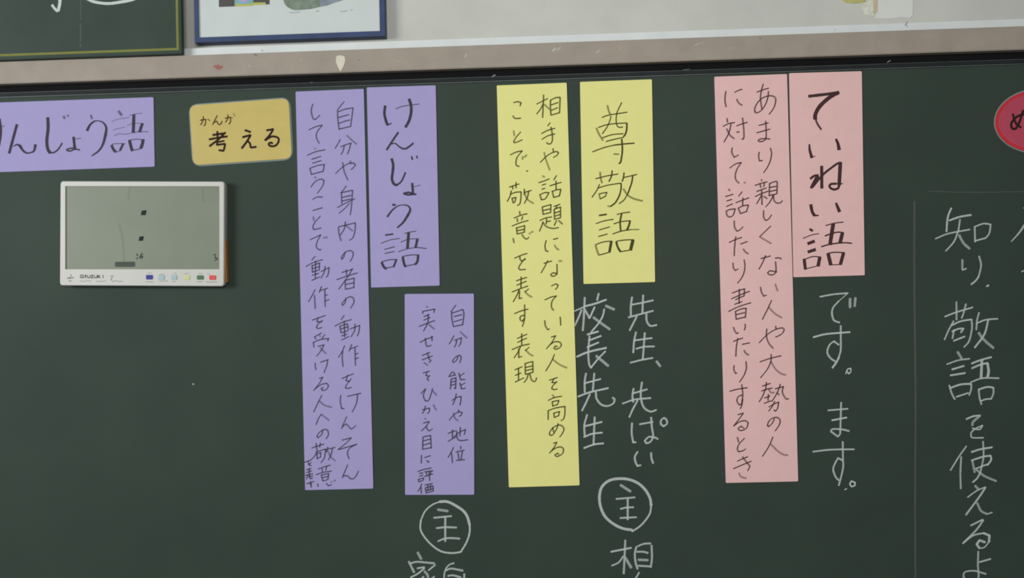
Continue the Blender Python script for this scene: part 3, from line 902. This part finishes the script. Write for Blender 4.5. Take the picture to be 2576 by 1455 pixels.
# ------------------------------------------------------------------ laminated tags
lam = bpy.data.materials.new('clear_laminate')
lam.use_nodes = True
b = lam.node_tree.nodes['Principled BSDF']
b.inputs['Base Color'].default_value = (0.45, 0.55, 0.55, 1)
b.inputs['Roughness'].default_value = 0.25
b.inputs['Alpha'].default_value = 0.26

TQ = ((482, 271), (721, 253), (729, 393.5), (491.5, 410.5))
TP = quad_at(TQ, -0.0018)
mid = Vector((sum(p[0] for p in TP) / 4, -0.0018, sum(p[1] for p in TP) / 4))
tagy = empty('laminated_tag', (mid.x, 0, mid.z), 'yellow rounded laminated tag with black and small brown printed characters above the timer', 'tag')
bm = bmesh.new()
slab(bm, rounded(TP, 0.016, 6), -0.0018, -0.0008, 0.0002)
link('tag_sheet', bm, M['tag_edge'], tagy)
bm = bmesh.new()
slab(bm, rounded(grow(TP, -0.0042), 0.0145, 6), -0.0021, -0.0018, 0.0001)
face = tag(link('tag_face', bm, M['tag_face'], tagy), 'mustard yellow face')
bm = bmesh.new()
slab(bm, rounded(grow(TP, 0.0068), 0.02, 6), -0.0008, -0.0001, 0.0002)
tag(link('laminate', bm, lam, tagy), 'clear plastic margin')
write('tag_small', -0.00225, 'printed_reading', BROWN_INK, tagy, 'small brown characters', 0.8, 0.6, unit='character')
write('tag_big', -0.00225, 'printed_word', INK_BLACK, tagy, 'bold black characters', 0.93, 0.7, unit='character')


def ellipse(px, py, a, b, tilt, y, n=48):
    out = []
    for i in range(n):
        t = 2 * math.pi * i / n
        ex, ey = a * math.cos(t), b * math.sin(t)
        p = at(px + ex * math.cos(tilt) - ey * math.sin(tilt), py + ex * math.sin(tilt) + ey * math.cos(tilt), y)
        out.append((p.x, p.z))
    return out


mid = at(2613, 303, 0)
tagr = empty('laminated_tag', (mid.x, 0, mid.z), 'round crimson laminated tag with a black character, cut off at the right edge', 'tag')
TILT = math.radians(-4)
bm = bmesh.new()
slab(bm, ellipse(2613, 304, 109, 79, TILT, -0.0018), -0.0018, -0.0008, 0.0002)
link('tag_sheet', bm, M['tag_red_edge'], tagr)
bm = bmesh.new()
slab(bm, ellipse(2613, 304, 101, 71, TILT, -0.0021), -0.0021, -0.0018, 0.0001)
tag(link('tag_face', bm, M['tag_red'], tagr), 'dull crimson face')
bm = bmesh.new()
slab(bm, ellipse(2613, 304, 112.5, 82.5, TILT, -0.0008), -0.0008, -0.0001, 0.0002)
tag(link('laminate', bm, lam, tagr), 'clear plastic margin')
write('tag_red', -0.00225, 'printed_word', INK_BLACK, tagr, 'bold black character', 0.95, 0.7)

# ------------------------------------------------------------------ digital timer
TF = -0.019
DQ = quad_at(((151, 455.5), (564.5, 456.5), (563.5, 721), (149.5, 719)), TF)
c = (sum(p[0] for p in DQ) / 4, sum(p[1] for p in DQ) / 4)
timer = empty('digital_timer', (c[0], 0, min(p[1] for p in DQ)), 'white digital timer with a blank grey screen and coloured buttons stuck to the chalkboard', 'timer')
SQ = quad_at(((164, 468.5), (552, 469), (552, 678), (164, 678)), TF)
bm = bmesh.new()
out = rounded(DQ, 0.006, 4)
inn = rounded(SQ, 0.0012, 4)
rings = []
for pts, y in (([(x - (x - c[0]) * 0.013, z - (z - c[1]) * 0.02) for x, z in out], -0.0005), (out, TF + 0.0025), ([(x - (x - c[0]) * 0.008, z - (z - c[1]) * 0.012) for x, z in out], TF), (inn, TF), (inn, TF + 0.003)):
    rings.append([bm.verts.new((x, y, z)) for x, z in pts])
for ra, rb in zip(rings, rings[1:]):
    n = len(ra)
    for i in range(n):
        bm.faces.new((ra[i], ra[(i + 1) % n], rb[(i + 1) % n], rb[i]))
bm.faces.new(rings[0])
bm.faces.new(rings[-1])
bmesh.ops.recalc_face_normals(bm, faces=list(bm.faces))
case = link('case', bm, M['case'], timer)
LY = TF + 0.0022
bm = bmesh.new()
slab(bm, grow(SQ, -0.0006), LY, TF + 0.003)
screen = tag(link('screen', bm, M['lcd'], timer), 'grey green liquid crystal screen')


def patch(name, pts, y, ma, parent, label=None, depth=0.0002, r=0.0):
    bm = bmesh.new()
    q = quad_at(pts, y)
    if r:
        q = rounded(q, r, 4)
    slab(bm, q, y, y + depth)
    return tag(link(name, bm, ma, parent), label)


SY = LY - 0.0002
patch('colon_dot', ((356.5, 530), (369, 529), (366.5, 541.5), (354, 542)), SY, M['segment'], screen, None, 0.0002, 0.0012)
patch('colon_dot', ((350.5, 595.5), (362, 594.5), (360, 606), (348.5, 606.5)), SY, M['segment'], screen, None, 0.0002, 0.0012)
patch('mode_badge', ((289, 659), (340, 658.5), (340, 672), (289, 672)), SY, M['segment_soft'], screen, 'dark capsule shaped badge', 0.0002, 0.003)
BL.update(parse('''
@ lcd_marks w 3
> 120 430 4.41
w16 990,920 995,945; w16 1000,965 985,975; w18 1050,915 1020,960; w16 1055,945 1040,975; w14f 1020,975 1045,950
w14f 1835,935 1860,925 1855,960 1885,975 1850,1000; w14f 1850,965 1880,985
@ lcd_ghost w 3
> 120 430 4.41
w26f 910,180 895,330
w22f 1722,180 1722,340
w26f 790,600 830,740 850,1000
w12f 760,1030 940,1028
'''))
write('lcd_marks', SY - 0.0001, 'screen_digits', INK, screen, 'small dark digit', 0.5, 0.32, unit='screen_digit', flat=True)
write('lcd_ghost', SY - 0.00005, 'screen_reflections', INK, screen, 'faint painted reflection streak', 0.1, 0.06, unit='screen_reflection', flat=True)  # room reflections in the glass, painted as faint dark ribbons
for (x0, x1, y0, y1, ma, nm) in ((367, 384, 692, 703.5, 'b_blue', 'blue button'), (398, 413.5, 692, 704.5, 'b_cyan', 'first pale cyan button'),
                                 (430, 445, 692, 704.5, 'b_cyan', 'second pale cyan button'), (461.5, 477.5, 692.5, 704, 'b_yellow', 'pale yellow button'),
                                 (495, 512, 693, 704, 'b_green', 'green button'), (526, 543, 693, 704.5, 'b_red', 'red button')):
    bm = bmesh.new()
    slab(bm, rounded(quad_at(((x0, y0), (x1, y0), (x1, y1), (x0, y1)), TF - 0.001), 0.002, 4), TF - 0.001, TF, 0.0003)
    tag(link('button', bm, M[ma], timer), nm)
write('timer_print', TF - 0.0002, 'printed_marks', INK, timer, 'faint grey print', 0.36, 0.24, unit='printed_mark')
write('timer_brand', TF - 0.0002, 'printed_name', INK, timer, 'dark small print', 0.6, 0.4, unit='letter')
xs = max(p[0] for p in DQ)
zb = min(p[1] for p in DQ)
bm = bmesh.new()
box(bm, xs - 0.0040, xs - 0.0011, TF + 0.005, -0.004, zb + 0.008, zb + 0.088)
tag(link('side_label', bm, M['orange'], timer), 'orange strip on the right side')

# ------------------------------------------------------------------ small board standing on the rail
MF = -0.024
p = at(458.5, 132, MF)
px1, pz0 = p.x, Z_RT
px0, pz1 = px1 - 0.62, Z_RT + 0.42
pz0 = CAM_Z + SLOPE_TOP * (DIST + MF) - 0.0005
sb = empty('small_chalkboard', ((px0 + px1) / 2, MF, pz0), 'small dark green board with an olive border line hanging down to the beige rail', 'board')
bm = bmesh.new()
box(bm, px0, px1, MF, RAIL_Y - 0.0005, pz0, pz1, 0.0012)
panel = link('panel', bm, M['small_board'], sb)
bm = bmesh.new()
bw, by = 0.0045, MF - 0.0004
ix1, iz0 = at(446, 60, MF).x, at(220, 131.5, MF).z
for (a, b2, c2, d2) in ((px0 + 0.012, ix1 + bw / 2, iz0 - bw / 2, iz0 + bw / 2), (ix1 - bw / 2, ix1 + bw / 2, iz0 + bw / 2, pz1 - 0.012),
                        (px0 + 0.012, px0 + 0.012 + bw, iz0 + bw / 2, pz1 - 0.012), (px0 + 0.012, ix1 + bw / 2, pz1 - 0.012, pz1 - 0.012 + bw)):
    box(bm, a, b2, by, MF, c2, d2)
tag(link('border_line', bm, M['border'], sb), 'olive yellow border line')
write('small_board', MF - 0.0005, 'white_writing', PAINT, sb, 'lower ends of white handwritten strokes', 0.95, 0.7, unit='white_stroke')
write('small_board_dots', MF - 0.0005, 'dotted_line', PAINT, sb, 'faint dotted guide line', 0.2, 0.07)

# ------------------------------------------------------------------ framed picture on the wall
FY = -0.009
o0, o1 = at(490, 106.5, FY), at(968.5, 91, FY)
fx0, fx1, fz0, fz1 = o0.x, o1.x, (o0.z + o1.z) / 2, CAM_Z + 0.79
pic = empty('framed_picture', ((fx0 + fx1) / 2, 0.012, fz0), 'picture in a thin navy frame on the pale wall above the rail', 'picture')
fw = 0.0098
bm = bmesh.new()
for (a, b2, c2, d2) in ((fx0, fx1, fz0, fz0 + fw), (fx0, fx1, fz1 - fw, fz1), (fx0, fx0 + fw * 0.8, fz0 + fw, fz1 - fw), (fx1 - fw, fx1, fz0 + fw, fz1 - fw)):
    box(bm, a, b2, FY, 0.011, c2, d2)
tag(link('frame', bm, M['navy'], pic), 'thin navy frame')
bm = bmesh.new()
box(bm, fx0 + fw * 0.7, fx1 - fw * 0.9, FY + 0.003, 0.011, fz0 + fw * 0.9, fz1 - fw * 0.9)
sheet = tag(link('print_sheet', bm, M['paper'], pic), 'pale printed sheet')
PY = FY + 0.0027
patch('printed_block', ((550.5, -70), (590, -70), (590, 16), (550.5, 17.5)), PY, M['picture_dark'], sheet, 'charcoal block')
patch('printed_block', ((590, -70), (637, -70), (637, 14.5), (590, 16)), PY, M['picture_teal'], sheet, 'teal block')
patch('printed_block', ((637, -70), (678, -70), (678, 11), (637, 12)), PY, M['picture_dark'], sheet, 'charcoal block')
patch('printed_rim', ((592, 10.5), (637, 9.5), (637, 14.5), (592, 16)), PY - 0.0001, M['picture_yellow'], sheet, 'olive rim')
patch('printed_rim', ((637, 6.5), (668, 6), (668, 11.5), (637, 12.5)), PY - 0.0001, M['picture_yellow'], sheet, 'olive rim')
patch('printed_figure', ((597, -30), (630, -30), (632, 2), (622, 9), (606, 9.5), (596, 3)), PY - 0.0001, M['picture_sky'], sheet, 'sky blue shape', 0.0001, 0.003)
patch('printed_figure', ((606, -30), (620, -30), (620, 1), (613, 4), (606, 2)), PY - 0.0002, M['picture_rose'], sheet, 'rose shape', 0.0001, 0.002)
stone = [(705, -60), (711, -6), (715, 8), (722, 17), (733, 23), (742, 26), (760, 24.5), (782, 22.5), (806, 17), (822, 10), (812, -60)]
patch('printed_stone', stone, PY, M['picture_green'], sheet, 'mottled grey green shape', 0.0001, 0.002)
patch('printed_stone', [(800, -60), (806, 17), (822, 14), (838, 8), (866, -1), (900, -14), (930, -60)], PY - 0.0001, M['picture_blue'], sheet, 'blue grey shape', 0.0001, 0.001)
write('poster_print', PY - 0.0002, 'printed_specks', INK, sheet, 'small grey speck', 0.4, 0.25, unit='printed_speck', flat=True)

# ------------------------------------------------------------------ scraps on the wall at the right
WY = 0.012


def scrap(name, pts, depth, ma, label, cat, wob=0.0, seed=1):
    rnd = random.Random(seed)
    q = []
    n = len(pts)
    for i in range(n):
        a, b2 = pts[i], pts[(i + 1) % n]
        steps = 6 if wob else 1
        for k in range(steps):
            t = k / steps
            q.append((a[0] + (b2[0] - a[0]) * t + rnd.uniform(-wob, wob), a[1] + (b2[1] - a[1]) * t + rnd.uniform(-wob, wob)))
    bm = bmesh.new()
    slab(bm, quad_at(q, WY - depth), WY - depth, WY - 0.0001)
    return tag(link(name, bm, ma), label, cat)


note = scrap('paper_note', [(2203, -70), (2297, -72), (2296, 38), (2292, 43), (2284, 44), (2268, 43), (2256, 45), (2230, 47), (2202, 47)], 0.0008, M['note'],
             'white paper note on the wall above the rail at right', 'paper')
bm = bmesh.new()
slab(bm, quad_at([(2198, -70), (2208, -70), (2208, 30), (2200, 36), (2197, 20)], WY - 0.0011), WY - 0.0011, WY - 0.0008)
tag(link('tape_strip', bm, M['tan_tape'], note), 'tan strip of tape along the left edge')
scrap('torn_paper', [(2176, 4), (2190, -12), (2197, -10), (2197, 20), (2199, 40), (2189, 41), (2176, 36), (2170, 26), (2164, 18), (2172, 10)], 0.0006, M['torn'],
      'torn white paper residue beside the white note', 'paper residue', 1.2, 4)
scrap('yellow_paper', [(2118, -50), (2182, -50), (2178, 4), (2164, 8), (2140, 8.5), (2124, 5), (2117, -4)], 0.0006, M['mustard'],
      'mustard yellow paper scrap at the top edge', 'paper', 0.6, 7)
write('trim_crack', -0.0084, 'joint_crack', INK, trim, 'small dark crack', 0.5, 0.4)
